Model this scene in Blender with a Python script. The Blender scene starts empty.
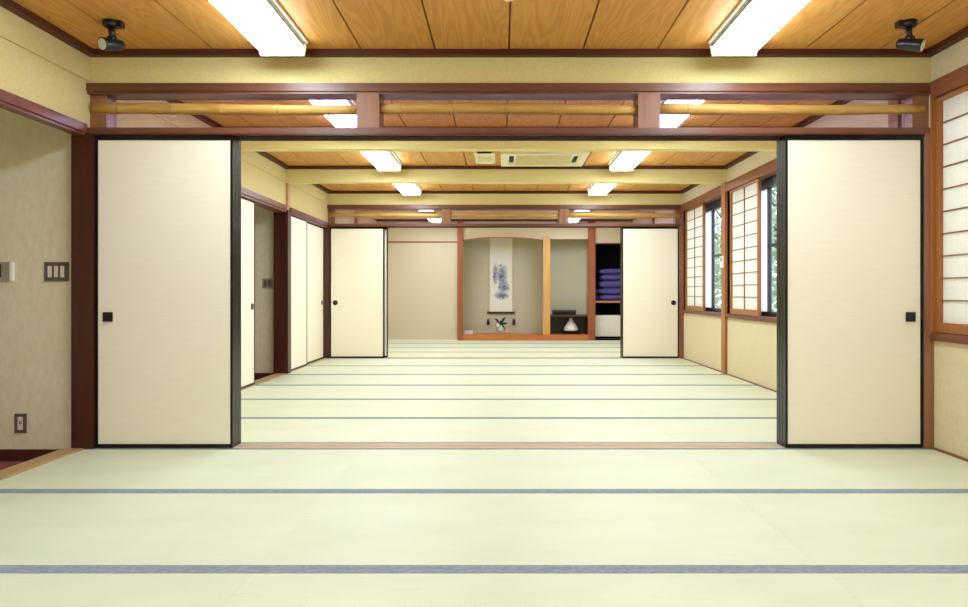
import bpy, bmesh, math, random
from mathutils import Vector, Matrix
random.seed(7)
S = bpy.context.scene
COL = S.collection
CAMH = 0.887

# ------------------------------------------------------------------ materials
def lin(r, g, b):
    f = lambda c: (c/255/12.92) if c/255 <= .04045 else ((c/255+.055)/1.055)**2.4
    return (f(r), f(g), f(b), 1)

def new_mat(name):
    m = bpy.data.materials.new(name); m.use_nodes = True
    nt = m.node_tree
    return m, nt, nt.nodes, nt.links, nt.nodes['Principled BSDF']

def coords(nt, scale=(1, 1, 1)):
    tc = nt.nodes.new('ShaderNodeTexCoord'); mp = nt.nodes.new('ShaderNodeMapping')
    mp.inputs['Scale'].default_value = scale
    nt.links.new(tc.outputs['Object'], mp.inputs['Vector'])
    return mp.outputs['Vector']

def ramp(nt, fac, c0, c1, p0=.3, p1=.7):
    r = nt.nodes.new('ShaderNodeValToRGB')
    r.color_ramp.elements[0].position = p0; r.color_ramp.elements[0].color = c0
    r.color_ramp.elements[1].position = p1; r.color_ramp.elements[1].color = c1
    nt.links.new(fac, r.inputs['Fac'])
    return r.outputs['Color']

def noise(nt, vec, scale, detail=3, rough=.5, dist=0):
    n = nt.nodes.new('ShaderNodeTexNoise')
    n.inputs['Scale'].default_value = scale; n.inputs['Detail'].default_value = detail
    n.inputs['Roughness'].default_value = rough; n.inputs['Distortion'].default_value = dist
    nt.links.new(vec, n.inputs['Vector'])
    return n.outputs['Fac']

def mat_noise(name, c0, c1, scale=(1, 1, 1), ns=8, detail=3, rough=.6, spec=.3, bump=0, metallic=0):
    m, nt, N, L, P = new_mat(name)
    f = noise(nt, coords(nt, scale), ns, detail)
    L.new(ramp(nt, f, lin(*c0), lin(*c1)), P.inputs['Base Color'])
    P.inputs['Roughness'].default_value = rough
    P.inputs['Specular IOR Level'].default_value = spec
    P.inputs['Metallic'].default_value = metallic
    if bump:
        b = N.new('ShaderNodeBump'); b.inputs['Strength'].default_value = bump; b.inputs['Distance'].default_value = .002
        L.new(f, b.inputs['Height']); L.new(b.outputs['Normal'], P.inputs['Normal'])
    return m

def mat_wood(name, c0, c1, axis='Y', rough=.45, spec=.4, k=1.0):
    sc = {'X': (1.2, 26, 26), 'Y': (26, 1.2, 26), 'Z': (26, 26, 1.2)}[axis]
    return mat_noise(name, c0, c1, tuple(s*k for s in sc), 1.0, 4, rough, spec, .15)

M = {}
M['plaster'] = mat_noise('cream_plaster', (208, 195, 168), (216, 203, 176), (1, 1, 1), 60, 4, .9, .1, .15)
M['plaster_beam'] = mat_noise('yellow_cream_plaster', (224, 207, 142), (231, 214, 152), (1, 1, 1), 60, 4, .9, .1, .15)
M['plaster_dimmed'] = mat_noise('dimmed_cream_plaster', (206, 186, 132), (214, 194, 140), (1, 1, 1), 60, 4, .9, .1, .15)  # cream plaster darkened to stand for weaker light on the left wall
M['plaster_lower'] = mat_noise('cream_wall_paper', (212, 197, 160), (219, 204, 168), (1, 1, 1), 40, 4, .9, .1, .1)
M['recess'] = mat_noise('grey_green_plaster', (196, 189, 164), (203, 197, 172), (1, 1, 1), 50, 4, .9, .1, .15)
M['hall'] = mat_noise('beige_wallpaper', (222, 212, 182), (234, 224, 196), (1, 1, .5), 34, 5, .85, .15, .3)
M['carpet'] = mat_noise('rose_carpet', (120, 72, 72), (150, 98, 94), (1, 1, 1), 160, 3, .95, .05, .4)
M['dark_red'] = mat_wood('dark_red_wood', (58, 22, 14), (80, 34, 20), 'Z', .35, .5)
M['brown_x'] = mat_wood('brown_wood_rail', (98, 56, 38), (124, 76, 52), 'X', .35, .5)
M['brown_y'] = mat_wood('brown_wood_header', (116, 66, 40), (142, 86, 54), 'Y', .35, .5)
M['brown_z'] = mat_wood('brown_wood_post', (130, 84, 57), (154, 106, 74), 'Z', .35, .5)
M['nageshi'] = mat_wood('red_brown_rail', (92, 44, 28), (122, 64, 42), 'Y', .35, .5)
M['cornice'] = mat_wood('dark_cornice_wood', (70, 30, 18), (92, 44, 26), 'X', .5, .3)
M['shoji_wood'] = mat_wood('orange_brown_shoji_wood', (154, 94, 46), (174, 111, 58), 'Z', .4, .4)
M['lattice'] = mat_wood('shoji_lattice_wood', (132, 92, 60), (150, 106, 70), 'Y', .5, .3)
M['sill_wood'] = mat_wood('pale_threshold_wood', (212, 188, 158), (226, 204, 176), 'X', .35, .4)
M['sill_wood_y'] = mat_wood('tan_threshold_wood', (176, 136, 88), (198, 158, 108), 'Y', .35, .4)
M['toko_wood'] = mat_wood('alcove_orange_wood', (186, 104, 46), (206, 124, 62), 'X', .3, .5)
M['toko_post'] = mat_wood('alcove_red_post', (142, 74, 42), (164, 92, 54), 'Z', .35, .5)
M['pale_post'] = mat_wood('pale_alcove_post', (204, 152, 84), (222, 172, 104), 'Z', .4, .4)
M['dark_shelf'] = mat_wood('dark_shelf_wood', (66, 44, 36), (84, 58, 46), 'X', .4, .4)
M['shelf_red'] = mat_wood('closet_shelf_wood', (190, 120, 96), (206, 138, 112), 'X', .45, .3)
M['black_lacquer'] = mat_noise('black_lacquer', (10, 9, 11), (16, 15, 17), (1, 1, 1), 20, 2, .25, .3)
M['black_metal'] = mat_noise('black_metal', (16, 16, 20), (24, 24, 30), (1, 1, 1), 30, 2, .3, .5)
M['alu_black'] = mat_noise('black_aluminium', (20, 22, 30), (30, 32, 42), (1, 1, 1), 30, 2, .35, .5)
M['closet_shade_dark'] = mat_noise('shade_dark_closet_lining', (26, 22, 26), (34, 30, 34), (1, 1, 1), 20, 2, .9, .1)  # near-black colour paints in the shade inside the closet
M['fusuma'] = mat_noise('fusuma_paper', (242, 233, 210), (246, 237, 215), (3, 3, 30), 3, 5, .8, .15, .04)
M['white_paint'] = mat_noise('white_enamel', (240, 238, 230), (246, 244, 238), (1, 1, 1), 12, 2, .4, .4)
M['cream_plastic'] = mat_noise('cream_plastic', (232, 224, 190), (238, 230, 198), (1, 1, 1), 12, 2, .45, .4)
M['grille'] = mat_noise('tan_grille_plastic', (214, 200, 150), (222, 208, 160), (1, 1, 1), 12, 2, .5, .3)
M['vent_dark'] = mat_noise('dark_vent', (44, 40, 26), (56, 50, 34), (1, 1, 1), 12, 2, .6, .2)
M['plate_grey'] = mat_noise('grey_brown_plate', (92, 82, 70), (104, 94, 82), (1, 1, 1), 20, 2, .4, .4)
M['plate_light'] = mat_noise('light_grey_plate', (150, 142, 124), (160, 152, 134), (1, 1, 1), 20, 2, .4, .4)
M['switch'] = mat_noise('pale_switch', (226, 214, 200), (234, 222, 208), (1, 1, 1), 20, 2, .4, .4)
M['lens'] = mat_noise('pale_lens_glass', (196, 200, 190), (222, 224, 214), (1, 1, 1), 20, 2, .12, .6)
M['cushion'] = mat_noise('purple_cushion_cloth', (70, 62, 128), (96, 88, 160), (1, 1, 1), 18, 4, .7, .3, .3)
M['cushion_dark'] = mat_noise('deep_purple_cushion_cloth', (40, 36, 92), (58, 52, 118), (1, 1, 1), 18, 4, .7, .3, .3)
M['leaf'] = mat_noise('dark_green_leaf', (24, 62, 40), (52, 96, 62), (1, 1, 1), 30, 3, .5, .3)
M['tree_leaf'] = mat_noise('garden_leaf', (120, 150, 116), (176, 200, 166), (1, 1, 1), 3, 3, .6, .2)
M['bark'] = mat_noise('bark', (80, 66, 52), (112, 94, 76), (8, 8, 2), 4, 4, .9, .1, .5)
M['concrete'] = mat_noise('pale_concrete', (186, 184, 178), (206, 204, 198), (1, 1, 1), 6, 4, .9, .1)
M['brocade'] = mat_noise('cream_scroll_silk', (232, 226, 208), (238, 233, 218), (1, 1, 1), 60, 3, .8, .1)
M['scroll_edge'] = mat_noise('tan_scroll_silk', (214, 196, 160), (222, 206, 172), (1, 1, 1), 60, 3, .8, .1)
M['celadon'] = mat_noise('celadon_glaze', (150, 180, 160), (190, 208, 190), (1, 1, 1), 20, 3, .25, .5)
M['porcelain'] = mat_noise('white_porcelain', (236, 232, 224), (244, 240, 234), (1, 1, 1), 20, 3, .25, .5)
M['peach'] = mat_noise('peach_tray', (226, 186, 150), (234, 196, 162), (1, 1, 1), 20, 3, .5, .3)

# tatami: fine rush weave, ribs across the mat's long side
def tatami():
    m, nt, N, L, P = new_mat('tatami_rush')
    tc = N.new('ShaderNodeTexCoord')
    w = N.new('ShaderNodeTexWave'); w.wave_type = 'BANDS'; w.bands_direction = 'X'
    w.inputs['Scale'].default_value = 22; w.inputs['Distortion'].default_value = 1.5
    L.new(tc.outputs['Object'], w.inputs['Vector'])
    mp = N.new('ShaderNodeMapping'); mp.inputs['Scale'].default_value = (2, 90, 1)
    L.new(tc.outputs['Object'], mp.inputs['Vector'])
    a = noise(nt, mp.outputs['Vector'], 2.0, 4)
    mp2 = N.new('ShaderNodeMapping'); mp2.inputs['Scale'].default_value = (1.2, 2.5, 1)
    L.new(tc.outputs['Object'], mp2.inputs['Vector'])
    b = noise(nt, mp2.outputs['Vector'], 1.6, 3)
    oi = N.new('ShaderNodeObjectInfo')
    add = N.new('ShaderNodeMath'); add.operation = 'ADD'; L.new(a, add.inputs[0]); L.new(b, add.inputs[1])
    mul = N.new('ShaderNodeMath'); mul.operation = 'MULTIPLY'; mul.inputs[1].default_value = .5; L.new(add.outputs[0], mul.inputs[0])
    col = ramp(nt, mul.outputs[0], lin(207, 210, 178), lin(218, 221, 191), .35, .65)
    L.new(col, P.inputs['Base Color'])
    P.inputs['Roughness'].default_value = .5; P.inputs['Specular IOR Level'].default_value = .35
    bp = N.new('ShaderNodeBump'); bp.inputs['Strength'].default_value = .12; bp.inputs['Distance'].default_value = .002
    L.new(w.outputs['Fac'], bp.inputs['Height']); L.new(bp.outputs['Normal'], P.inputs['Normal'])
    return m
M['tatami'] = tatami()
M['border'] = mat_noise('blue_grey_border_cloth', (122, 134, 148), (150, 158, 160), (1, 1, 1), 70, 4, .8, .15, .3)

# ceiling boards: cathedral grain, each board its own tone
def board_mat():
    m, nt, N, L, P = new_mat('ceiling_board_wood')
    tc = N.new('ShaderNodeTexCoord'); sp = N.new('ShaderNodeSeparateXYZ'); L.new(tc.outputs['Object'], sp.inputs[0])
    def mth(op, a, b=None):
        n = N.new('ShaderNodeMath'); n.operation = op
        for i, v in enumerate((a, b)):
            if v is None: continue
            if isinstance(v, (int, float)): n.inputs[i].default_value = v
            else: L.new(v, n.inputs[i])
        return n.outputs[0]
    u = mth('DIVIDE', mth('SUBTRACT', sp.outputs['X'], .04), .42)
    idx = mth('FLOOR', u); fr = mth('SUBTRACT', u, idx)
    wn = N.new('ShaderNodeTexWhiteNoise'); wn.noise_dimensions = '1D'; L.new(idx, wn.inputs['W'])
    rnd = wn.outputs['Value']
    # rings: contours of a stretched noise about the board's middle
    cx = N.new('ShaderNodeCombineXYZ')
    L.new(mth('MULTIPLY', mth('SUBTRACT', fr, mth('ADD', .3, mth('MULTIPLY', rnd, .4))), 2.2), cx.inputs[0])
    L.new(mth('MULTIPLY', sp.outputs['Y'], .55), cx.inputs[1]); L.new(mth('MULTIPLY', rnd, 37.0), cx.inputs[2])
    n1 = noise(nt, cx.outputs[0], 1.3, 2, .45, .3)
    rings = mth('SINE', mth('MULTIPLY', n1, 75.0))
    rings = mth('ADD', mth('MULTIPLY', rings, .5), .5)
    c2 = N.new('ShaderNodeCombineXYZ')
    L.new(mth('MULTIPLY', sp.outputs['X'], 90), c2.inputs[0]); L.new(mth('MULTIPLY', sp.outputs['Y'], 3), c2.inputs[1]); L.new(rnd, c2.inputs[2])
    n2 = noise(nt, c2.outputs[0], 1, 3)
    f = mth('ADD', mth('MULTIPLY', rings, .42), mth('ADD', mth('MULTIPLY', n2, .38), mth('MULTIPLY', rnd, .2)))
    L.new(ramp(nt, f, lin(196, 134, 60), lin(220, 162, 84), .1, .9), P.inputs['Base Color'])
    P.inputs['Roughness'].default_value = .5; P.inputs['Specular IOR Level'].default_value = .3
    return m
M['board'] = board_mat()

def bamboo_mat():
    m, nt, N, L, P = new_mat('bamboo')
    f = noise(nt, coords(nt, (3, 30, 30)), 1.2, 4)
    L.new(ramp(nt, f, lin(186, 138, 64), lin(214, 170, 92)), P.inputs['Base Color'])
    P.inputs['Roughness'].default_value = .55
    return m
M['bamboo'] = bamboo_mat()

def lamp_mat(strength):
    m, nt, N, L, P = new_mat('lit_diffuser')
    P.inputs['Base Color'].default_value = (.9, .9, .88, 1)
    P.inputs['Emission Color'].default_value = (.83, .98, 1.12, 1)
    P.inputs['Emission Strength'].default_value = strength
    return m
M['lamp'] = lamp_mat(18.5)

def glass(name, tint, refl=1.0):
    m, nt, N, L, P = new_mat(name)
    N.remove(P)
    t = N.new('ShaderNodeBsdfTransparent'); t.inputs['Color'].default_value = tint
    g = N.new('ShaderNodeBsdfGlossy'); g.inputs['Roughness'].default_value = .04
    fr = N.new('ShaderNodeFresnel'); fr.inputs['IOR'].default_value = 1.5
    mu = N.new('ShaderNodeMath'); mu.operation = 'MULTIPLY'; mu.inputs[1].default_value = refl
    ge = N.new('ShaderNodeNewGeometry'); fo = N.new('ShaderNodeMath'); fo.operation = 'SUBTRACT'; fo.inputs[0].default_value = 1
    L.new(ge.outputs['Backfacing'], fo.inputs[1]); fm = N.new('ShaderNodeMath'); fm.operation = 'MULTIPLY'
    L.new(fr.outputs[0], fm.inputs[0]); L.new(fo.outputs[0], fm.inputs[1]); L.new(fm.outputs[0], mu.inputs[0])
    mx = N.new('ShaderNodeMixShader'); L.new(mu.outputs[0], mx.inputs[0]); L.new(t.outputs[0], mx.inputs[1]); L.new(g.outputs[0], mx.inputs[2])
    L.new(mx.outputs[0], N['Material Output'].inputs['Surface'])
    return m
M['glass'] = glass('window_glass', (.95, .97, 1, 1))
M['transom_glass'] = glass('mauve_transom_glass', (.87, .79, .98, 1), 1.6)

def paper(name, col, trans=.5):
    m, nt, N, L, P = new_mat(name)
    N.remove(P)
    f = noise(nt, coords(nt), 40, 4)
    c = ramp(nt, f, lin(*[max(0, v-6) for v in col]), lin(*col))
    d = N.new('ShaderNodeBsdfDiffuse'); t = N.new('ShaderNodeBsdfTranslucent')
    L.new(c, d.inputs[0]); L.new(c, t.inputs[0])
    mx = N.new('ShaderNodeMixShader'); mx.inputs[0].default_value = trans
    L.new(d.outputs[0], mx.inputs[1]); L.new(t.outputs[0], mx.inputs[2])
    L.new(mx.outputs[0], N['Material Output'].inputs['Surface'])
    return m
M['shoji_paper'] = paper('shoji_paper', (252, 249, 236), .45)
M['frosted'] = paper('frosted_glass', (240, 242, 252), .75)

def scroll_mat():
    m, nt, N, L, P = new_mat('ink_landscape_paper')
    tc = N.new('ShaderNodeTexCoord'); sp = N.new('ShaderNodeSeparateXYZ'); L.new(tc.outputs['Object'], sp.inputs[0])
    def mth(op, a, b=None, c=None):
        n = N.new('ShaderNodeMath'); n.operation = op
        for i, v in enumerate((a, b, c)):
            if v is None: continue
            if isinstance(v, (int, float)): n.inputs[i].default_value = v
            else: L.new(v, n.inputs[i])
        return n.outputs[0]
    X, Z = sp.outputs['X'], sp.outputs['Z']
    # two painted masses of mountains with mist between, foothills below
    def blob(cx, cz, rx, rz):
        a = mth('DIVIDE', mth('SUBTRACT', X, cx), rx); b = mth('DIVIDE', mth('SUBTRACT', Z, cz), rz)
        return mth('SUBTRACT', 1.0, mth('ADD', mth('MULTIPLY', a, a), mth('MULTIPLY', b, b)))
    m1 = blob(.02, 1.22, .12, .26); m2 = blob(-.11, 1.25, .06, .24); m3 = blob(.01, .84, .16, .10); m4 = blob(.05, 1.0, .13, .15)
    shape = mth('MAXIMUM', mth('MAXIMUM', m1, m2), mth('MAXIMUM', m3, m4))
    f = noise(nt, coords(nt, (1, 1, 1.3)), 17, 5, .6, .6)
    k = mth('ADD', mth('MULTIPLY', shape, .38), mth('MULTIPLY', f, 1.0))
    L.new(ramp(nt, k, lin(232, 230, 226), lin(84, 94, 136), .50, .95), P.inputs['Base Color'])
    P.inputs['Roughness'].default_value = .85
    return m
M['painting'] = scroll_mat()

# ------------------------------------------------------------------ mesh helpers
class MB:
    def __init__(s): s.bm = bmesh.new()
    def box(s, x0, x1, y0, y1, z0, z1, bev=0):
        r = bmesh.ops.create_cube(s.bm, size=1)
        for v in r['verts']:
            v.co = Vector(((x0+x1)/2+v.co.x*(x1-x0), (y0+y1)/2+v.co.y*(y1-y0), (z0+z1)/2+v.co.z*(z1-z0)))
        if bev:
            es = list({e for v in r['verts'] for e in v.link_edges})
            bmesh.ops.bevel(s.bm, geom=es, offset=bev, segments=2, affect='EDGES', profile=.5)
        return s
    def ring(s, x0, x1, y0, y1, z0, z1, w, axis='Y', wt=None, wb=None):
        """rectangular frame of width w lying in the plane across axis"""
        wt = w if wt is None else wt; wb = w if wb is None else wb
        if axis == 'Y':
            s.box(x0, x0+w, y0, y1, z0, z1); s.box(x1-w, x1, y0, y1, z0, z1)
            s.box(x0+w, x1-w, y0, y1, z0, z0+wb); s.box(x0+w, x1-w, y0, y1, z1-wt, z1)
        elif axis == 'X':
            s.box(x0, x1, y0, y0+w, z0, z1); s.box(x0, x1, y1-w, y1, z0, z1)
            s.box(x0, x1, y0+w, y1-w, z0, z0+wb); s.box(x0, x1, y0+w, y1-w, z1-wt, z1)
        else:
            s.box(x0, x0+w, y0, y1, z0, z1); s.box(x1-w, x1, y0, y1, z0, z1)
            s.box(x0+w, x1-w, y0, y0+w, z0, z1); s.box(x0+w, x1-w, y1-w, y1, z0, z1)
        return s
    def tube(s, pts, radii, seg=16, cap=True):
        """swept round tube through pts with a radius at each"""
        rings = []
        P = [Vector(p) for p in pts]
        for i, p in enumerate(P):
            d = (P[min(i+1, len(P)-1)]-P[max(i-1, 0)]).normalized()
            a = d.cross(Vector((0, 0, 1)));  a = a if a.length > 1e-3 else d.cross(Vector((0, 1, 0)))
            a.normalize(); b = d.cross(a)
            r = radii[i] if hasattr(radii, '__len__') else radii
            rings.append([s.bm.verts.new(p+r*(math.cos(t)*a+math.sin(t)*b)) for t in [2*math.pi*k/seg for k in range(seg)]])
        for A, B in zip(rings, rings[1:]):
            for k in range(seg):
                f = s.bm.faces.new((A[k], A[(k+1) % seg], B[(k+1) % seg], B[k])); f.smooth = True
        if cap:
            s.bm.faces.new(rings[0][::-1]); s.bm.faces.new(rings[-1])
        return s
    def lathe(s, cx, cy, prof, seg=24):
        """profile of (r, z) about a vertical axis"""
        rings = []
        for r, z in prof:
            rings.append([s.bm.verts.new((cx+r*math.cos(t), cy+r*math.sin(t), z)) for t in [2*math.pi*k/seg for k in range(seg)]])
        for A, B in zip(rings, rings[1:]):
            for k in range(seg):
                f = s.bm.faces.new((A[k], A[(k+1) % seg], B[(k+1) % seg], B[k])); f.smooth = True
        s.bm.faces.new(rings[0][::-1]); s.bm.faces.new(rings[-1])
        return s
    def prism(s, poly, y0, y1):
        """polygon of (x, z) extruded along Y"""
        A = [s.bm.verts.new((x, y0, z)) for x, z in poly]; B = [s.bm.verts.new((x, y1, z)) for x, z in poly]
        s.bm.faces.new(A); s.bm.faces.new(B[::-1])
        n = len(poly)
        for k in range(n): s.bm.faces.new((A[k], B[k], B[(k+1) % n], A[(k+1) % n]))
        return s
    def build(s, name, m, parent=None, loc=None):
        bmesh.ops.recalc_face_normals(s.bm, faces=s.bm.faces)
        me = bpy.data.meshes.new(name)
        off = Vector(loc) if loc is not None else (parent.location.copy() if parent and parent.type == 'EMPTY' else None)
        if parent and parent.type != 'EMPTY' and parent.parent: off = parent.parent.location.copy()
        if off is not None: bmesh.ops.translate(s.bm, vec=-off, verts=s.bm.verts)
        s.bm.to_mesh(me); s.bm.free()
        me.materials.append(m)
        o = bpy.data.objects.new(name, me); COL.objects.link(o)
        if parent: o.parent = parent
        elif loc is not None: o.location = loc
        return o

def tag(o, label, cat, group=None):
    o['label'] = label; o['category'] = cat
    if group: o['group'] = group
    return o
def thing(name, label, cat, loc, group=None):
    o = bpy.data.objects.new(name, None); COL.objects.link(o)
    o.location = loc; o.empty_display_size = .1
    return tag(o, label, cat, group)
def struct(o, label, cat):
    o['kind'] = 'structure'; o['label'] = label; o['category'] = cat
    return o
def dup(root, loc, label=None, group=None):
    r = root.copy(); COL.objects.link(r); r.location = loc
    if label: r['label'] = label
    if group: r['group'] = group
    for ch in list(root.children):
        c = ch.copy(); COL.objects.link(c); c.parent = r
        for g in list(ch.children):
            d = g.copy(); COL.objects.link(d); d.parent = c
    return r

# ------------------------------------------------------------------ dimensions
XL, XR, H = -2.372, 2.458, 2.270
YB = -3.4                       # wall behind the viewer
P1, P2 = 4.10, 9.76             # fronts of the two partitions
YT = 13.55                      # alcove wall
BEAM = 2.095                    # underside of beams / wall bands
ntrim = [0]
def trim(mb, m, label):
    ntrim[0] += 1
    return struct(mb.build(f'trim_{ntrim[0]}', M[m]), label, 'trim')

# ------------------------------------------------------------------ floor
b = MB(); b.box(XL, XR, YB, 1.398, -.12, 0); b.box(XL-.0, XR, 1.398, YT, -.12, -.052)
struct(b.build('floor', M['tatami']), 'floor under the tatami mats', 'floor')
XS = [XL, -.79, 1.03, XR]
rooms = [
    ('near room', [1.398, 2.308, 3.217, 4.108], ['row at the bottom of the picture', 'second row of the near room', 'row just before the near threshold']),
    ('middle room', [4.242, 5.10, 6.00, 6.92, 7.82, 8.75, 9.755], ['row just past the near threshold', 'second row past the near threshold', 'third row past the near threshold',
        'third row before the far threshold', 'second row before the far threshold', 'row just before the far threshold']),
    ('far room', [9.90, 10.80, 11.70, 12.60, 13.495], ['row just past the far threshold', 'second row past the far threshold', 'second row before the alcove', 'row against the alcove sill']),
]
for rn, ys, names in rooms:
    for i, nm in enumerate(names):
        for c, cn in enumerate(('left-end', 'middle', 'right-end')):
            x0, x1, y0, y1 = XS[c]+.0004, XS[c+1]-.0004, ys[i]+.0006, ys[i+1]-.0006
            t = thing('tatami_mat', f'{cn} pale green tatami mat in the {nm}', 'tatami mat', ((x0+x1)/2, (y0+y1)/2, -.05), f'tatami mats of the {rn}')
            MB().box(x0, x1, y0, y1, -.05, 0).build('rush_cover', M['tatami'], t)
            for s in (0, 1):
                ya, yb = (y0, y0+.033) if s == 0 else (y1-.033, y1)
                MB().box(x0, x1, ya, yb, -.004, .0012).build('cloth_border', M['border'], t)

# ------------------------------------------------------------------ ceiling
b = MB()
bays = [(YB, P1+.02), (P1+.14, 6.03), (6.14, 7.85), (7.97, P2+.02), (P2+.14, 11.58), (11.70, YT)]
for y0, y1 in bays:
    k = -6
    while .04+k*.42 < XR:
        x0, x1 = max(XL, .04+k*.42+.005), min(XR, .04+(k+1)*.42-.005)
        if x1 > x0+.01: b.box(x0, x1, y0, y1, H, H+.02)
        k += 1
struct(b.build('ceiling', M['board']), 'ceiling of wide golden brown wooden boards', 'ceiling')
b = MB(); b.box(XL-.2, XR+.2, YB-.1, YT+1.0, H+.02, H+.08)
struct(b.build('ceiling_backing', M['dark_red']), 'dark backing showing in the grooves between the ceiling boards', 'ceiling')
for (y0, y1), nm in zip(bays, ('near room', 'first bay of the middle room', 'second bay of the middle room', 'third bay of the middle room', 'first bay of the far room', 'second bay of the far room')):
    b = MB().ring(XL+.012, XR-.001, y0, y1, H-.033, H, .048, 'Z')
    trim(b, 'cornice', f'dark brown cornice around the ceiling of the {nm}')

# crossbeams
for y0, y1, nm in ((6.03, 6.14, 'first cream ceiling beam of the middle room'), (7.85, 7.97, 'second cream ceiling beam of the middle room'), (11.58, 11.70, 'cream ceiling beam of the far room')):
    b = MB().box(XL, XR, y0, y1, BEAM, H)
    trim(b, 'plaster_beam', nm)

# ------------------------------------------------------------------ left wall
b = MB()
T = .12
def lw(y0, y1, z0, z1): b.box(XL-T, XL, y0, y1, z0, z1)
lw(YB, -.5, -.12, H); b.box(XL-.04, XL, -.5, 4.08, 1.80, H); lw(4.08, 4.24, 1.80, H); lw(4.24, 6.10, -.12, H); lw(6.10, 7.88, 1.80, H)
lw(7.88, 8.02, 1.80, H); lw(8.02, 9.76, 1.80, H); lw(9.76, YT+.1, -.12, H)
b.box(XL-.35, XL-.30, 8.02, 9.76, -.12, 1.9)
# wall band standing a little proud under the ceiling
for y0, y1 in bays: b.box(XL, XL+.012, y0, y1, BEAM+.004, H)
struct(b.build('wall_left', M['plaster_dimmed']), 'cream left wall with openings to the hallway', 'wall')
trim(MB().box(XL-.05, XL+.02, YB, 4.08, 1.795, 1.845).box(XL-.05, XL+.008, YB, 4.08, 1.78, 1.795), 'nageshi', 'red brown rail over the near hallway opening')
trim(MB().box(XL-T, XL+.02, 4.25, 7.88, 1.79, 1.845).box(XL-T, XL+.008, 4.25, 7.88, 1.77, 1.79), 'nageshi', 'brown rail over the middle room doorway at left')
trim(MB().box(XL-T, XL+.02, 8.02, 9.75, 1.79, 1.84).box(XL-T, XL+.006, 8.02, 9.75, 1.772, 1.79), 'nageshi', 'brown rail over the closet panels at left')
trim(MB().box(-2.445, -2.322, 4.08, 4.245, -.02, 1.79), 'dark_red', 'dark red brown doorpost at the near hallway opening')
trim(MB().box(-2.51, XL+.02, 7.90, 8.02, -.02, 1.80), 'dark_red', 'dark red doorpost of the middle room doorway')
trim(MB().box(XL, XL+.022, 7.88, 7.985, 1.845, BEAM), 'sill_wood_y', 'olive brown post stub in the left wall above the doorpost')
trim(MB().box(XL, XL+.03, 11.57, 11.71, 0, BEAM), 'brown_z', 'brown post in the left wall of the far room')
trim(MB().box(XL-T, XL-.001, -.5, 4.08, -.1, .006), 'sill_wood_y', 'light wooden threshold of the near hallway opening')
trim(MB().box(XL-T, XL-.001, 6.1, 9.76, -.1, .004), 'sill_wood_y', 'light wooden track under the left doorway and closet panels')

# hallway beyond the left wall (two nooks)
b = MB()
b.box(-3.9, XL-T+.03, 4.14, 4.26, -.2, 2.3)      # end wall of the near nook
b.box(-4.0, -3.9, -.7, 4.26, -.2, 2.3); b.box(-3.9, XL-T, -.7, -.6, -.2, 2.3)
b.box(-3.9, XL-T, 7.98, 8.08, -.2, 2.3); b.box(-4.0, -3.9, 5.9, 8.08, -.2, 2.3); b.box(-3.9, XL-T, 5.9, 6.0, -.2, 2.3)
struct(b.build('wall_hallway', M['hall']), 'beige wallpapered hallway wall seen through the left openings', 'wall')
struct(MB().box(-4, XL-T, -.7, 4.26, -.14, -.08).box(-4, XL-T, 5.9, 8.08, -.14, -.08).build('floor_hallway', M['carpet']), 'rose coloured hallway floor', 'floor')
struct(MB().box(-4, XL-T, -.7, 4.26, 2.2, 2.26).box(-4, XL-T, 5.9, 8.08, 2.2, 2.26).build('ceiling_hallway', M['hall']), 'hallway ceiling', 'ceiling')
struct(MB().box(-3.9, -2.445, 4.128, 4.14, -.08, -.012).box(-3.9, XL-T, 7.968, 7.98, -.08, .0).build('baseboard_hallway', M['dark_red']), 'dark red baseboard of the hallway wall', 'baseboard')

# wall behind the viewer
struct(MB().box(XL-T, XR+T, YB-.1, YB, -.12, H).build('wall_back', M['plaster']), 'wall behind the viewer', 'wall')

# ------------------------------------------------------------------ right wall
b = MB(); TR = .16
def rw(y0, y1, z0, z1, tk=TR): b.box(XR, XR+tk, y0, y1, z0, z1)
rw(YB, 2.30, -.12, H); rw(4.085, 6.10, -.12, H)
rw(2.30, 4.085, -.12, .62); rw(2.30, 4.085, 2.085, H)
for y0, y1 in ((6.10, 7.84), (7.97, 9.72)):
    rw(y0, y1, -.12, .62); rw(y0, y1, 2.085, H)
rw(7.84, 7.97, -.12, H); rw(9.72, YT+.1, -.12, H)
struct(b.build('wall_right', M['plaster_lower']), 'cream right wall below and above the windows', 'wall')
def window_trim(y0, y1, nm):
    trim(MB().box(XR-.022, XR+.10, y0, y1, 1.99, 2.085), 'brown_y', f'brown header over the {nm}')
    trim(MB().box(XR-.022, XR+TR, y0, y1, .618, .662), 'nageshi', f'red brown sill under the {nm}')
window_trim(2.28, 4.088, 'near room window'); window_trim(6.08, 7.84, 'nearer window of the middle room'); window_trim(7.97, 9.72, 'farther window of the middle room')
trim(MB().box(XR-.022, XR+.09, 4.074, 4.09, .662, 1.99), 'shoji_wood', 'orange brown jamb at the end of the near window')
trim(MB().box(XR-.028, XR+.09, 7.84, 7.97, 0, BEAM), 'shoji_wood', 'brown post between the two middle room windows')
trim(MB().box(XR-.028, XR+.09, 9.72, 9.765, 0, 2.085), 'brown_z', 'brown post at the end of the farther window')
trim(MB().box(XR-.028, XR+.09, 6.02, 6.10, 0, BEAM), 'brown_z', 'brown post behind the near right panels')
trim(MB().box(XR-.03, XR+.01, 4.41, 4.52, 0, BEAM), 'brown_z', 'brown post seen through the right end of the transom')
trim(MB().box(XR-.03, XR+.02, 11.57, 11.71, 0, BEAM), 'brown_z', 'brown post in the right wall of the far room')
trim(MB().box(XR-.012, XR, YB, 4.09, 0, .012).box(XR-.012, XR, 4.25, 9.72, 0, .012), 'brown_y', 'thin brown edging strip at the foot of the right wall')

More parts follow.
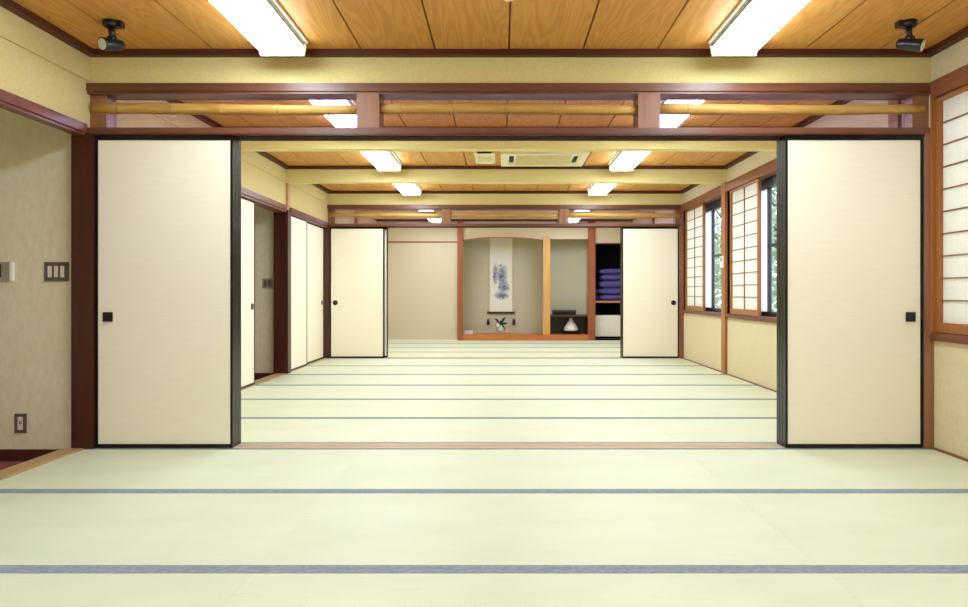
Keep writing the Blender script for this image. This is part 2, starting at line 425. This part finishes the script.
# windows: black aluminium frames, panes
def window(n, y0, y1, stile, barz, near_clear):
    xo = XR+.085
    w = MB().ring(xo, xo+.05, y0, y1, .662, 1.99, .045, 'X', wt=.10).box(xo, xo+.035, stile-.018, stile+.018, .70, 1.9).build(f'window_{n}', M['alu_black'])
    struct(w, f'black aluminium sliding window {n}', 'window')
    MB().box(xo+.005, xo+.03, y0+.045, stile-.018, barz-.014, barz+.014).build('glazing_bar', M['alu_black'], w)
    MB().box(xo+.012, xo+.018, y0+.045, stile-.018, .70, 1.9).build('pane', M['glass'], w)
    f = MB().box(xo+.012, xo+.018, stile+.018, y1-.045, .70, 1.9).build('frosted_pane', M['frosted'], w)
    return w
window(1, 2.30, 4.085, 3.2, 1.33, 1)
window(2, 6.10, 7.84, 6.88, 1.338, 1)
window(3, 7.97, 9.72, 8.72, 1.33, 1)

# shoji screens
def shoji(y0, y1, x0):
    z0, z1 = .664, 1.988
    t = thing('shoji_screen', '', 'shoji screen', (x0, (y0+y1)/2, z0), 'shoji screens of the right wall windows')
    MB().ring(x0, x0+.03, y0, y1, z0, z1, .034, 'X', wt=.022, wb=.056).build('frame', M['shoji_wood'], t)
    mb = MB()
    zb, zt = z0+.056, z1-.022
    for k in range(1, 10):
        z = zb+(zt-zb)*k/10
        mb.box(x0+.006, x0+.017, y0+.034, y1-.034, z-.0035, z+.0035)
    mb.box(x0+.0065, x0+.0165, (y0+y1)/2-.0045, (y0+y1)/2+.0045, zb, zt)
    mb.build('lattice', M['lattice'], t)
    MB().box(x0+.0175, x0+.019, y0+.034, y1-.034, zb, zt).build('paper', M['shoji_paper'], t)
    return t
s0 = shoji(3.213, 4.073, XR+.003)
s0['label'] = 'white shoji screen of the near room at the picture edge beside the near right panels'
s0b = dup(s0, (XR+.037, 2.775, .664), 'white shoji screen behind the first one in the near room window')
s1 = dup(s0, (XR+.003, 7.335, .664), 'white shoji screen in the nearer window of the middle room')
s2 = dup(s0, (XR+.003, 9.225, .664), 'white shoji screen in the farther window beside the far right panels')

# ------------------------------------------------------------------ partitions
def partition(y, nm):
    struct(MB().box(XL, XR, y+.02, y+.14, 2.085, H).build('wall_partition_'+nm, M['plaster_beam']), f'cream beam wall above the {nm} transom', 'wall')
    u = MB(); u.box(XL, XR, y, y+.15, 2.040, 2.085); u.box(XL, XR, y+.01, y+.15, 2.026, 2.040)
    trim(u, 'brown_x', f'brown upper rail of the {nm} transom')
    k = MB(); k.box(XL, XR, y-.012, y+.155, 1.794, 1.828)
    trim(k, 'brown_x', f'brown lower rail with door tracks under the {nm} transom')
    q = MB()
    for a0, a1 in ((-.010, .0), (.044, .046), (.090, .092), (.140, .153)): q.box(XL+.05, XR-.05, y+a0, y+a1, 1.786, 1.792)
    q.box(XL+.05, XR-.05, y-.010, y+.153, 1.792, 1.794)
    trim(q, 'dark_red', f'grooved track board coloured dark for shade under the {nm} transom rail')  # dark wood colour stands in for shade under the rail; grooves are real
    for x0, x1, w in ((XL, -2.278, 'left end'), (-.828, -.700, 'left'), (.776, .902, 'right'), (2.362, XR, 'right end')):
        trim(MB().box(x0, x1, y-.004 if 'end' not in w else y+.04, y+.15, 1.828, 2.026), 'brown_z', f'brown {w} post of the {nm} transom')
    trim(MB().box(2.405, XR, y-.01, y+.15, 0, 1.794), 'brown_z', f'brown post beside the {nm} right panels')
    if nm == 'far': trim(MB().box(XL-.11, XL+.03, y-.012, y+.15, 0, 1.794), 'dark_red', 'dark post beside the far left panels')
    s = MB(); s.box(XL, XR, y+.008, y+.142, -.05, -.003)
    for a0, a1 in ((.008, .02), (.046, .052), (.088, .094), (.130, .142)): s.box(XL, XR, y+a0, y+a1, -.003, .003)
    trim(s, 'sill_wood', f'pale wooden grooved threshold below the {nm} partition')
    n = {'near': 4, 'far': 7}[nm]
    for i, (x0, x1, w) in enumerate(((-2.278, -.828, 'left'), (-.700, .776, 'middle'), (.902, 2.362, 'right'))):
        g = MB().box(x0, x1, y+.118, y+.122, 1.828, 2.026).build(f'window_{n+i}', M['transom_glass'])
        struct(g, f'{w} glass pane of the {nm} transom', 'window')
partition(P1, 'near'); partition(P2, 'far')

# bamboo poles in the transoms
def bamboo(x0, x1, y, z, label):
    L_ = x1-x0; pts = []; rad = []
    nn = 4 if L_ < 1.46 else 5; ph = random.random()*.2
    nodes = [(k+.4+ph)/nn*L_ for k in range(nn)]
    xs = sorted(set([0, L_]+[v for nd in nodes for v in (nd-.02, nd-.006, nd, nd+.006, nd+.02)]+[L_*k/14 for k in range(15)]))
    xs = [v for v in xs if 0 <= v <= L_]
    for v in xs:
        r = .029+.0025*math.sin(v*2.1+ph*9)
        d = min(abs(v-nd) for nd in nodes)
        if d < .001: r -= .003
        elif d < .008: r += .0028
        pts.append((x0+v, y, z+.005*math.sin(v*2.6+ph*20))); rad.append(r)
    o = MB().tube(pts, rad, 18).build('bamboo_pole', M['bamboo'], loc=((x0+x1)/2, y, z))
    return tag(o, label, 'bamboo pole', 'bamboo poles in the transoms')
for y, nm in ((P1, 'near'), (P2, 'far')):
    for x0, x1, w in ((XL+.013, -.825, 'left'), (-.703, .779, 'middle'), (.899, XR-.03, 'right')):
        bamboo(x0, x1, y+.05, 1.947, f'yellow bamboo pole across the {w} opening of the {nm} transom')

# ------------------------------------------------------------------ fusuma panels
FZ0, FZ1 = .0035, 1.785
def fusuma(x0, x1, y, pull_x=None, shape='square', th=.042):
    t = thing('fusuma_panel', '', 'sliding door', ((x0+x1)/2, y+th/2, FZ0))
    MB().ring(x0, x1, y, y+th, FZ0, FZ1, .013, 'Y', wt=.026, wb=.022).build('frame', M['black_lacquer'], t)
    MB().box(x0+.013, x1-.013, y+.004, y+th-.004, FZ0+.022, FZ1-.026).build('paper_face', M['fusuma'], t)
    if pull_x is not None:
        zc = CAMH-.136 if shape == 'square' else CAMH-.132
        if shape == 'square':
            h = MB().box(pull_x-.027, pull_x+.027, y-.001, y+.006, zc-.027, zc+.027, .004)
            h.ring(pull_x-.027, pull_x+.027, y-.004, y+.0, zc-.027, zc+.027, .006, 'Y')
        else:
            h = MB().tube([(pull_x, y+.006, zc), (pull_x, y-.002, zc)], .034, 24).tube([(pull_x, y-.002, zc), (pull_x, y-.005, zc)], [.034, .030], 24)
        h.build('door_pull', M['black_metal'], t)
    return t
def relabel(t, label, group): t['label'] = label; t['group'] = group; return t
def stack(nm, y, lx, rx, shape):
    p = .046
    for side, (x0, x1), px, inner in (('left', lx, lx[0]+.07, 1), ('right', rx, rx[1]-.07, -1)):
        g = f'{nm} {side} stack of fusuma panels'
        f0 = relabel(fusuma(x0, x1, y, px, shape), f'cream fusuma panel with {shape} black pull, front of the {nm} {side} stack', g)
        fusuma2 = fusuma(x0, x1, y)    # plain panel for the ones behind
        fusuma2.location.y += p
        relabel(fusuma2, f'fusuma panel hidden in the middle of the {nm} {side} stack, only black edge showing', g)
        dx = 0 if nm == 'near' else (.035 if side == 'left' else .004*inner)
        dup(fusuma2, (fusuma2.location.x+dx, fusuma2.location.y+p, FZ0), f'rearmost fusuma panel of the {nm} {side} stack, black edge showing behind the others', g)
stack('near', P1, (-2.318, -1.536), (1.617, 2.400), 'square')
stack('far', P2+.005, (-2.335, -1.603), (1.632, 2.400), 'round')

def side_door(y0, y1, x, pull_y, label):
    th = .03
    t = thing('sliding_door', label, 'sliding door', (x-th/2, (y0+y1)/2, FZ0), 'sliding doors in the left wall')
    MB().ring(x-th, x, y0, y1, FZ0, 1.771, .016, 'X', wt=.016, wb=.02).build('frame', M['black_lacquer'], t)
    MB().box(x-th+.004, x-.004, y0+.016, y1-.016, FZ0+.02, 1.771-.016).build('paper_face', M['fusuma'], t)
    if pull_y:
        zc = CAMH-.13
        MB().tube([(x-.006, pull_y, zc), (x+.003, pull_y, zc)], .032, 20).build('door_pull', M['black_metal'], t)
    return t
side_door(6.11, 6.96, XL-.02, 6.89, 'cream sliding door half closing the middle room doorway at left')
side_door(8.022, 8.80, XL-.012, None, 'cream closet panel next to the dark red doorpost in the left wall')
side_door(8.765, 9.75, XL-.045, 9.66, 'cream closet panel next to the far left fusuma stack')

# ------------------------------------------------------------------ ceiling lights
def ceiling_light(x, y0, y1, label):
    z = H
    t = thing('ceiling_light', label, 'ceiling light', (x, (y0+y1)/2, z), 'fluorescent ceiling lights')
    MB().box(x-.140, x+.140, y0, y1, z-.016, z-.0005, .003).build('housing', M['white_paint'], t)
    MB().box(x-.09, x+.09, y0+.022, y1-.022, z-.036, z-.0165).build('ballast_channel', M['plate_grey'], t)
    MB().box(x-.120, x+.120, y0+.0215, y1-.0215, z-.0405, z-.0365).build('light_block_tray', M['white_paint'], t)  # added tray that stops the diffuser's upward light reaching the housing
    d = MB(); w0, w1, za, zb = .116, .106, z-.041, z-.076
    A = [(x-w0, za), (x+w0, za), (x+w1, zb), (x-w1, zb)]
    d.prism(A, y0+.022, y1-.022).build('diffuser', M['lamp'], t)
    for ya, yb in ((y0, y0+.021), (y1-.021, y1)):
        MB().prism([(x-.130, z-.0165), (x+.130, z-.0165), (x+.130, z-.030), (x+w1+.014, zb-.009), (x-w1-.014, zb-.009), (x-.130, z-.030)], ya, yb).build('end_cap', M['cream_plastic'], t)
    return t
LX = (-1.203, 1.270)
proto = None
for y1, nm in ((3.95, 'at the {} of the near room, cut off by picture top'), (1.70, 'at the {} of the near room, over the viewer, unseen, added for light'), (-.45, 'at the {} of the near room, behind the viewer, unseen, added for light'),  # pairs over and behind the viewer are unseen, added to brighten the room
               (5.82, 'seen at {} through the near transom'), (7.66, 'at {} in the second bay of the middle room'), (9.56, 'at {} in the third bay of the middle room'),
               (11.42, 'at {} in the first bay of the far room'), (13.10, 'at {} in the last bay before the alcove')):
    for s, x in (('left', LX[0]), ('right', LX[1])):
        lab = 'ceiling light ' + nm.format(s)
        if proto is None: proto = ceiling_light(x, y1-1.26, y1, lab)
        else: dup(proto, (x, y1-.63, H), lab)

# ------------------------------------------------------------------ spotlights
def spotlight(x, y, aim, label):
    t = thing('spotlight', label, 'spotlight', (x, y, H), 'black ceiling spotlights')
    MB().lathe(x, y, [(.040, H-.0005), (.040, H-.022), (.034, H-.03)], 24).box(x-.012, x+.060*(1 if x < 0 else -1)+.0, y-.02, y+.02, H-.032, H-.002) .build('mount', M['black_metal'], t) if x < 0 else \
        MB().lathe(x, y, [(.040, H-.0005), (.040, H-.022), (.034, H-.03)], 24).box(x-.060, x+.012, y-.02, y+.02, H-.032, H-.002).build('mount', M['black_metal'], t)
    MB().tube([(x, y, H-.03), (x+.006, y, H-.085)], [.016, .014], 16).build('stem', M['black_metal'], t)
    c = Vector((x+.006, y, H-.118)); a = Vector(aim).normalized()
    MB().tube([(x-.012, y, H-.088), (x+.024, y, H-.088)], .016, 16).build('knuckle', M['black_metal'], t)
    hd = MB().tube([c-a*.062, c-a*.057, c-a*.015, c+a*.05, c+a*.06], [.016, .026, .028, .033, .033], 24)
    h = hd.build('head', M['black_metal'], t)
    MB().tube([c+a*.0605, c+a*.063], [.028, .026], 24).build('lens', M['lens'], h)
    return t
spotlight(-1.99, 3.66, (-.30, -.75, -.22), 'black ceiling spotlight in the left corner of the near room, lens towards viewer')
spotlight(2.07, 3.66, (.72, -.62, -.30), 'black ceiling spotlight in the right corner of the near room, pointing right')

# smoke detector at the top edge
t = thing('smoke_detector', 'round white smoke detector at the middle of the near room ceiling', 'smoke detector', (.03, 3.28, H))
MB().lathe(.03, 3.28, [(.055, H-.0005), (.055, H-.014), (.045, H-.022)], 28).build('base', M['cream_plastic'], t)
MB().lathe(.03, 3.28, [(.03, H-.022), (.03, H-.038), (.02, H-.046)], 24).build('sensor_head', M['cream_plastic'], t)

# ------------------------------------------------------------------ air conditioner, ceiling vent
ax0, ax1, ay0, ay1 = -.012, .848, 6.98, 7.66
t = thing('air_conditioner', 'cream cassette air conditioner in the middle room ceiling between the lights', 'air conditioner', ((ax0+ax1)/2, (ay0+ay1)/2, H))
MB().ring(ax0, ax1, ay0, ay1, H-.035, H-.0005, .065, 'Z').build('panel', M['cream_plastic'], t)
gr = MB().box(ax0+.15, ax1-.15, ay0+.065, ay1-.065, H-.024, H-.001)
for k in range(9):
    yy = ay0+.085+k*(ay1-ay0-.17)/8
    gr.box(ax0+.155, ax1-.155, yy-.012, yy+.012, H-.030, H-.024)
gr.build('intake_grille', M['grille'], t)
for x0, x1 in ((ax0+.066, ax0+.15), (ax1-.15, ax1-.066)):
    MB().ring(x0, x1, ay0+.066, ay1-.066, H-.026, H-.001, .018, 'Z').box(x0+.018, x1-.018, ay0+.084, ay0+.15, H-.026, H-.001).box(x0+.018, x1-.018, ay1-.15, ay1-.084, H-.026, H-.001).build('outlet_surround', M['cream_plastic'], t)
    v = MB().box(x0+.018, x1-.018, ay0+.15, ay1-.15, H-.012, H-.001).build('outlet_slot', M['vent_dark'], t)
    MB().box((x0+x1)/2-.003, (x0+x1)/2+.003, ay0+.15, ay1-.15, H-.024, H-.012).build('louvre', M['vent_dark'], v)
t = thing('ceiling_vent', 'small cream ceiling vent to the left of the cassette air conditioner', 'vent', (-.175, 7.3, H))
MB().ring(-.275, -.07, 7.03, 7.58, H-.018, H-.0005, .03, 'Z').box(-.245, -.10, 7.03, 7.16, H-.022, H-.0005).box(-.245, -.10, 7.45, 7.58, H-.022, H-.0005).build('frame', M['cream_plastic'], t)
MB().box(-.245, -.10, 7.16, 7.45, H-.012, H-.0005).build('grille', M['grille'], t)

# ------------------------------------------------------------------ wall fittings in the hallway
yw = 4.14
t = thing('intercom', 'grey intercom with black screen on the hallway wall at the picture edge', 'intercom', (-2.885, yw, CAMH+.07))
MB().box(-2.965, -2.822, yw-.022, yw-.0005, CAMH+.068, CAMH+.178, .003).build('body', M['plate_light'], t)
MB().box(-2.95, -2.868, yw-.0235, yw-.021, CAMH+.09, CAMH+.165).build('screen', M['black_metal'], t)
MB().box(-2.822, -2.807, yw-.018, yw-.0005, CAMH+.07, CAMH+.176).build('side_cover', M['white_paint'], t)
t = thing('light_switch', 'three gang light switch with grey frame beside the near doorpost', 'light switch', (-2.562, yw, CAMH+.07))
MB().box(-2.632, -2.492, yw-.008, yw-.0005, CAMH+.068, CAMH+.178, .002).build('cover_plate', M['plate_grey'], t)
for k in range(3):
    xx = -2.598+k*.036
    MB().box(xx-.011, xx+.011, yw-.013, yw-.008, CAMH+.09, CAMH+.155, .002).build('rocker', M['switch'], t)
t = thing('wall_outlet', 'small power outlet with dark frame low on the hallway wall', 'outlet', (-2.769, yw, CAMH-.75))
MB().ring(-2.802, -2.736, yw-.009, yw-.0005, CAMH-.804, CAMH-.694, .017, 'Y').build('cover_plate', M['plate_grey'], t)
s_ = MB().box(-2.785, -2.753, yw-.007, yw-.0005, CAMH-.787, CAMH-.711).build('insert', M['switch'], t)
MB().box(-2.775, -2.771, yw-.0078, yw-.007, CAMH-.755, CAMH-.735).box(-2.767, -2.763, yw-.0078, yw-.007, CAMH-.755, CAMH-.735).build('slot', M['black_metal'], s_)
t = thing('light_switch', 'grey light switch plate seen through the middle room doorway at left', 'light switch', (-2.6, 7.98, CAMH+.06))
MB().box(-2.66, -2.545, 7.972, 7.9795, CAMH+.05, CAMH+.162, .002).build('cover_plate', M['plate_light'], t)
for k in range(2):
    xx = -2.625+k*.045
    MB().box(xx-.015, xx+.015, 7.967, 7.972, CAMH+.07, CAMH+.142, .002).build('rocker', M['plate_grey'], t)
t = thing('wall_controller', 'small white controller on the post between the middle room windows', 'controller', (XR-.04, 7.905, 1.16))
MB().box(XR-.046, XR-.0285, 7.865, 7.945, 1.165, 1.29, .003).build('case', M['white_paint'], t)
MB().box(XR-.0475, XR-.046, 7.88, 7.93, 1.235, 1.275).build('display', M['plate_light'], t)

# ------------------------------------------------------------------ alcove wall of the far room
Z0 = .105
b = MB(); b.box(XL, -.84, YT, YT+.1, 0, H)
b.box(1.753, XR, YT, YT+.1, 1.83, H); b.box(.773, .905, YT, YT+.1, 1.93, H); b.box(.905, 1.62, YT, YT+.1, 1.905, H)
arc = [(-.735+1.508*k/24, 1.885+.058*min(1, (1-abs(2*k/24-1)**2.6))) for k in range(25)]
b.prism([(-.735, H), (.773, H)]+arc[::-1], YT, YT+.1)
struct(b.build('wall_alcove', M['plaster']), 'cream far wall above and left of the alcove', 'wall')
a2 = [(x, z-.013) for x, z in arc]
trim(MB().prism(arc+a2[::-1], YT-.012, YT+.09), 'toko_wood', 'thin curved wooden lintel over the alcove')
trim(MB().box(XL, -.84, YT-.014, YT+.01, 1.835, 1.86), 'toko_post', 'thin brown rail across the cream wall left of the alcove')
trim(MB().box(XL, -.84, YT-.01, YT, 0, .014), 'sill_wood', 'pale strip at the foot of the wall left of the alcove')
trim(MB().box(-.84, -.735, YT-.05, YT+.1, 0, H-.033), 'toko_post', 'red brown left post of the alcove')
trim(MB().box(.773, .905, YT-.04, YT+.09, Z0, 1.945), 'pale_post', 'pale wooden post between the alcove and shelf recess')
trim(MB().box(1.62, 1.753, YT-.05, YT+.1, 0, H-.033), 'toko_post', 'red brown post between the shelf recess and closet')
trim(MB().box(-.735, 1.62, YT-.045, YT+.09, 0, Z0), 'toko_wood', 'orange brown sill beam along the front of the alcove')
trim(MB().box(1.753, XR, YT-.01, YT+.09, 1.815, 1.83), 'toko_post', 'thin brown lintel over the closet')
trim(MB().box(1.753, XR, YT-.02, YT+.09, -.05, .03), 'black_lacquer', 'black sill of the closet')
b = MB()
b.box(-.84, .87, 14.12, 14.2, 0, 2.25); b.box(-.86, -.80, YT+.1, 14.12, 0, 2.25); b.box(.80, .87, YT+.09, 14.12, 0, 2.25)
b.box(.87, 1.70, 14.02, 14.2, 0, 2.25); b.box(1.64, 1.70, YT+.1, 14.12, 0, 2.25); b.box(-.84, 1.70, YT+.1, 14.2, 2.2, 2.25)
struct(b.build('wall_recess', M['recess']), 'grey green walls inside the alcove', 'wall')
struct(MB().box(-.80, .80, YT+.09, 14.12, 0, Z0-.004).box(.87, 1.64, YT+.09, 14.02, 0, Z0-.004).build('floor_alcove', M['toko_wood']), 'raised wooden alcove floor', 'floor')
struct(MB().box(.871, 1.639, 14.0, 14.019, Z0-.004, .438).box(.871, .885, YT+.1, 14.0, Z0-.004, .438).box(1.625, 1.639, YT+.1, 14.0, Z0-.004, .438).build('wall_recess_lower', M['dark_shelf']), 'dark brown lining below the recess shelf', 'wall')
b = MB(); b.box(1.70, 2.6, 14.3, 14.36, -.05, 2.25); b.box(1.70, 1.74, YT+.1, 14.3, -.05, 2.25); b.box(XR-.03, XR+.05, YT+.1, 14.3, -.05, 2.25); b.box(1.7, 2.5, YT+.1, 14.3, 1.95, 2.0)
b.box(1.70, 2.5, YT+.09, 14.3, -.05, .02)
struct(b.build('wall_closet', M['closet_shade_dark']), 'dark inside of the open closet', 'wall')
# shelves
o = MB().box(.886, 1.624, YT+.03, 14.0, .440, .473, .003).build('recess_shelf', M['dark_shelf'], loc=(1.255, 13.8, .44)); tag(o, 'dark wooden shelf across the recess beside the alcove', 'shelf')
o = MB().box(1.741, XR-.031, YT+.06, 14.3, .70, .738, .003).build('closet_shelf', M['shelf_red'], loc=(2.08, 13.9, .70)); tag(o, 'pinkish wooden shelf inside the dark closet', 'shelf')

# box on the shelf
t = thing('box', 'long low dark box on the recess shelf', 'box', (1.185, 13.75, .473))
MB().box(.965, 1.405, 13.66, 13.84, .4735, .53, .004).build('body', M['black_lacquer'], t)
MB().box(.96, 1.41, 13.655, 13.845, .5305, .562, .004).build('lid', M['dark_shelf'], t)
# white vase on a black stand under the shelf
t = thing('vase', 'white cone shaped vase under the recess shelf', 'vase', (1.32, 13.78, .16))
MB().lathe(1.32, 13.78, [(.11, .1605), (.138, .172), (.142, .195), (.118, .245), (.075, .31), (.04, .36), (.026, .392), (.03, .402)], 28).build('body', M['porcelain'], t)
MB().lathe(1.32, 13.78, [(.031, .4025), (.033, .408), (.026, .411)], 24).build('rim', M['porcelain'], t)
t = thing('vase_stand', 'low black stand under the white vase', 'stand', (1.32, 13.78, Z0))
MB().box(1.16, 1.48, 13.66, 13.90, .14, .160, .003).build('top', M['black_lacquer'], t)
for sx in (1.17, 1.45):
    for sy in (13.67, 13.87): MB().box(sx, sx+.02, sy, sy+.02, Z0-.004, .14).build('leg', M['black_lacquer'], t)

# cushions
def cushion(x, y, z, w, d, h, m, label, g, rot=0):
    mb = MB(); n = 14; grid = {}
    for side in (1, -1):
        for i in range(n+1):
            for j in range(n+1):
                u, v = 2*i/n-1, 2*j/n-1
                e = (1-abs(u)**3.5)*(1-abs(v)**3.5)
                if e < 1e-6 and side == -1: continue
                k = (i, j, side if e > 1e-6 else 0)
                c = 1-.035*(u*u*v*v > .8)
                px, py = u*w/2*c*(1-.03*(1-abs(v))*abs(u)), v*d/2*c*(1-.03*(1-abs(u))*abs(v))
                grid[k] = mb.bm.verts.new((x+px*math.cos(rot)-py*math.sin(rot), y+px*math.sin(rot)+py*math.cos(rot), z+h/2+side*h/2*(e**.33 if e > 0 else 0)))
    gv = lambda i, j, s: grid.get((i, j, s)) or grid.get((i, j, 0))
    for side in (1, -1):
        for i in range(n):
            for j in range(n):
                q = [gv(i, j, side), gv(i+1, j, side), gv(i+1, j+1, side), gv(i, j+1, side)]
                f = mb.bm.faces.new(q if side == 1 else q[::-1]); f.smooth = True
    o = mb.build('floor_cushion', M[m], loc=(x, y, z))
    return tag(o, label, 'cushion', g)
words = ('bottom', 'second from the bottom', 'middle', 'second from the top', 'topmost')
hh = [.12, .13, .15, .12, .11]; z = .739
for k in range(5):
    cushion(2.13+(.012, -.01, .0, .015, .0)[k], 13.93, z, .57, .52, hh[k], 'cushion', f'purple floor cushion, {words[k]} of the tall stack in the closet', 'floor cushions stacked in the closet', (.02, -.03, .0, .04, -.02)[k])
    z += hh[k]*.97
z = .739
for k in range(2):
    cushion(1.797, 13.90, z, .105, .46, .12, 'cushion_dark', f'dark purple folded cushion left of the tall stack, {("lower", "upper")[k]} one', 'floor cushions stacked in the closet')
    z += .12
# white unit in the bottom of the closet
t = thing('storage_unit', 'white storage unit with upright grooves at the bottom of the closet', 'storage unit', (2.09, 13.85, .02))
MB().box(1.765, 2.41, 13.69, 14.1, .06, .462, .006).build('body', M['white_paint'], t)
d = MB()
for k in range(5): d.box(1.772+.126*k, 1.772+.126*k+.112, 13.682, 13.689, .165, .455)
d.build('front_panel', M['white_paint'], t)
MB().box(1.772, 2.40, 13.682, 13.689, .065, .158).build('drawer_front', M['white_paint'], t)
MB().box(1.78, 2.39, 13.72, 14.08, .0205, .06).build('plinth', M['closet_shade_dark'], t)

# hanging scroll
ys = 14.1; zc = 1.2
t = thing('hanging_scroll', 'tall hanging scroll with a blue grey ink landscape on the alcove wall', 'hanging scroll', (-.02, ys, 0))
MB().box(-.245, .205, ys, ys+.006, .51, 2.12).build('mounting', M['brocade'], t)
MB().box(-.252, -.238, ys-.002, ys+.007, .51, 2.12).box(.198, .212, ys-.002, ys+.007, .51, 2.12).build('border', M['scroll_edge'], t)
p = MB().box(-.185, .145, ys-.004, ys-.0005, .72, 1.66).build('painting', M['painting'], t)
r = MB().tube([(-.252, ys-.008, .502), (.212, ys-.008, .502)], .02, 18).build('roller', M['dark_shelf'], t)
MB().tube([(-.29, ys-.008, .502), (-.253, ys-.008, .502)], .024, 16).tube([(.213, ys-.008, .502), (.25, ys-.008, .502)], .024, 16).build('roller_knob', M['dark_shelf'], r)
MB().tube([(-.25, ys, 2.125), (.21, ys, 2.125)], .011, 12).build('hanging_rod', M['dark_shelf'], t)
for x, w in ((-.272, 'left'), (.232, 'right')):
    t = thing('scroll_weight', f'small dark tassel weight hanging from the {w} end of the scroll roller', 'scroll weight', (x, ys-.03, .23), 'scroll weights')
    MB().tube([(x, ys-.034, .50), (x, ys-.03, .385)], .004, 8).build('cord', M['scroll_edge'], t)
    MB().lathe(x, ys-.03, [(.012, .255), (.026, .27), (.03, .32), (.022, .365), (.01, .385)], 16).build('weight', M['dark_shelf'], t)
# flower vase
vx, vy = -.03, 13.86
t = thing('flower_vase', 'small pale green vase with dark leaves below the scroll', 'vase', (vx, vy, .128))
MB().lathe(vx, vy, [(.045, .1285), (.075, .15), (.085, .20), (.07, .235), (.045, .255), (.05, .27)], 24).build('body', M['celadon'], t)
def leaf(base, tip, w):
    mb = MB(); B, Tp = Vector(base), Vector(tip); ax = Tp-B; sd = ax.cross(Vector((0, 1, 0))).normalized(); L_ = []
    n = 8
    for k in range(n+1):
        f = k/n; c = B+ax*f+Vector((0, -.03*math.sin(math.pi*f), .02*math.sin(math.pi*f))); ww = w*math.sin(math.pi*min(1, f*.93+.05))
        L_.append([mb.bm.verts.new(c+sd*ww+Vector((0, .004, 0))), mb.bm.verts.new(c), mb.bm.verts.new(c-sd*ww+Vector((0, .004, 0)))])
    for A, Bq in zip(L_, L_[1:]):
        for i in (0, 1):
            mb.bm.faces.new((A[i], A[i+1], Bq[i+1], Bq[i])).smooth = True
    r = bmesh.ops.solidify(mb.bm, geom=mb.bm.faces[:], thickness=.003)
    mb.build('leaf', M['leaf'], t)
for dx, dz, w in ((-.11, .40, .02), (.10, .43, .024), (.14, .30, .024), (-.10, .27, .02), (.02, .36, .022), (.09, .17, .026)):
    leaf((vx, vy-.02, .265), (vx+dx, vy-.03, dz), w)
bl = MB()
for k in range(6):
    a = k*math.pi/3
    bl.tube([(vx-.05, vy-.06, .275), (vx-.05+.03*math.cos(a), vy-.07, .275+.03*math.sin(a))], [.006, .015], 8)
bl.build('blossom', M['porcelain'], t)
o = MB().lathe(vx, vy, [(.08, Z0-.0035), (.11, .108), (.125, .122), (.12, .126)], 28).build('flower_tray', M['peach'], loc=(vx, vy, Z0)); tag(o, 'round peach coloured tray under the flower vase', 'tray')
# folded white cloth
t = thing('folded_cloth', 'small folded white cloth in the left corner of the alcove floor', 'cloth', (-.63, 13.78, Z0))
m1 = MB()
for k, (dx, dz) in enumerate(((0, 0), (.006, .022), (-.004, .044))):
    m1.box(-.725+dx, -.56+dx, 13.72, 13.84, Z0-.003+dz, Z0+.017+dz, .006)
m1.build('folded_layers', M['white_paint'], t)

# ------------------------------------------------------------------ garden outside
struct(MB().box(2.7, 40, -20, 60, -.7, -.6).build('ground', M['concrete']), 'pale ground outside the windows', 'ground')
def tree(x, y, h, r, n, label):
    t = thing('garden_tree', label, 'tree', (x, y, -.6), 'garden trees outside')
    pts = [(x, y, -.6), (x+.06, y, h*.25), (x-.05, y+.05, h*.55), (x+.05, y, h*.85)]
    tk = MB().tube(pts, [.11, .09, .07, .03], 10)
    for k in range(5):
        a = random.random()*6.28; zz = h*(.35+.1*k)
        tk.tube([(x, y, zz), (x+r*.6*math.cos(a), y+r*.6*math.sin(a), zz+.5)], [.035, .012], 6)
    tk.build('trunk', M['bark'], t)
    mb = MB()
    cl = [(random.gauss(0, r*.45), random.gauss(0, r*.45), random.uniform(.15, 1.0)*h) for _ in range(22)]
    for k in range(n):
        c = random.choice(cl); q = Vector((x+c[0]+random.gauss(0, .26), y+c[1]+random.gauss(0, .26), c[2]+random.gauss(0, .24)))
        u = Vector((random.gauss(0, 1), random.gauss(0, 1), random.gauss(0, .6))).normalized()*.075
        v = u.cross(Vector((random.gauss(0, 1), random.gauss(0, 1), random.gauss(0, 1)))).normalized()*.035
        vs = [mb.bm.verts.new(q+p) for p in (-u, v, u, -v)]
        mb.bm.faces.new(vs)
    mb.build('crown', M['tree_leaf'], t)
tree(4.9, 12.6, 3.6, 1.0, 2600, 'leafy tree outside the nearer window of the middle room')
tree(5.2, 16.8, 3.4, 1.0, 2200, 'leafy tree outside the farther window of the middle room')
tree(7.2, 18.5, 4.2, 1.3, 2200, 'taller tree farther back in the garden')

# ------------------------------------------------------------------ sky, camera, view
w = bpy.data.worlds.new('overcast_sky'); S.world = w; w.use_nodes = True
bg = w.node_tree.nodes['Background']; bg.inputs['Color'].default_value = (.82, .90, 1, 1); bg.inputs['Strength'].default_value = 3.0

cam = bpy.data.cameras.new('camera'); co = bpy.data.objects.new('camera', cam); COL.objects.link(co)
co.location = (0, 0, CAMH); co.rotation_euler = (math.pi/2, 0, 0)
cam.sensor_width = 36; cam.lens = 36*719/968
cam.shift_x = -18/968; cam.shift_y = -10.5/968
cam.clip_start = .05; cam.clip_end = 200
S.camera = co
vs = S.view_settings
vs.view_transform = 'Standard'; vs.look = 'None'; vs.gamma = 1; vs.exposure = 0.36; vs.use_curve_mapping = False
S.cycles.max_bounces = 10; S.cycles.diffuse_bounces = 6; S.cycles.transparent_max_bounces = 12
S.cycles.use_denoising = True
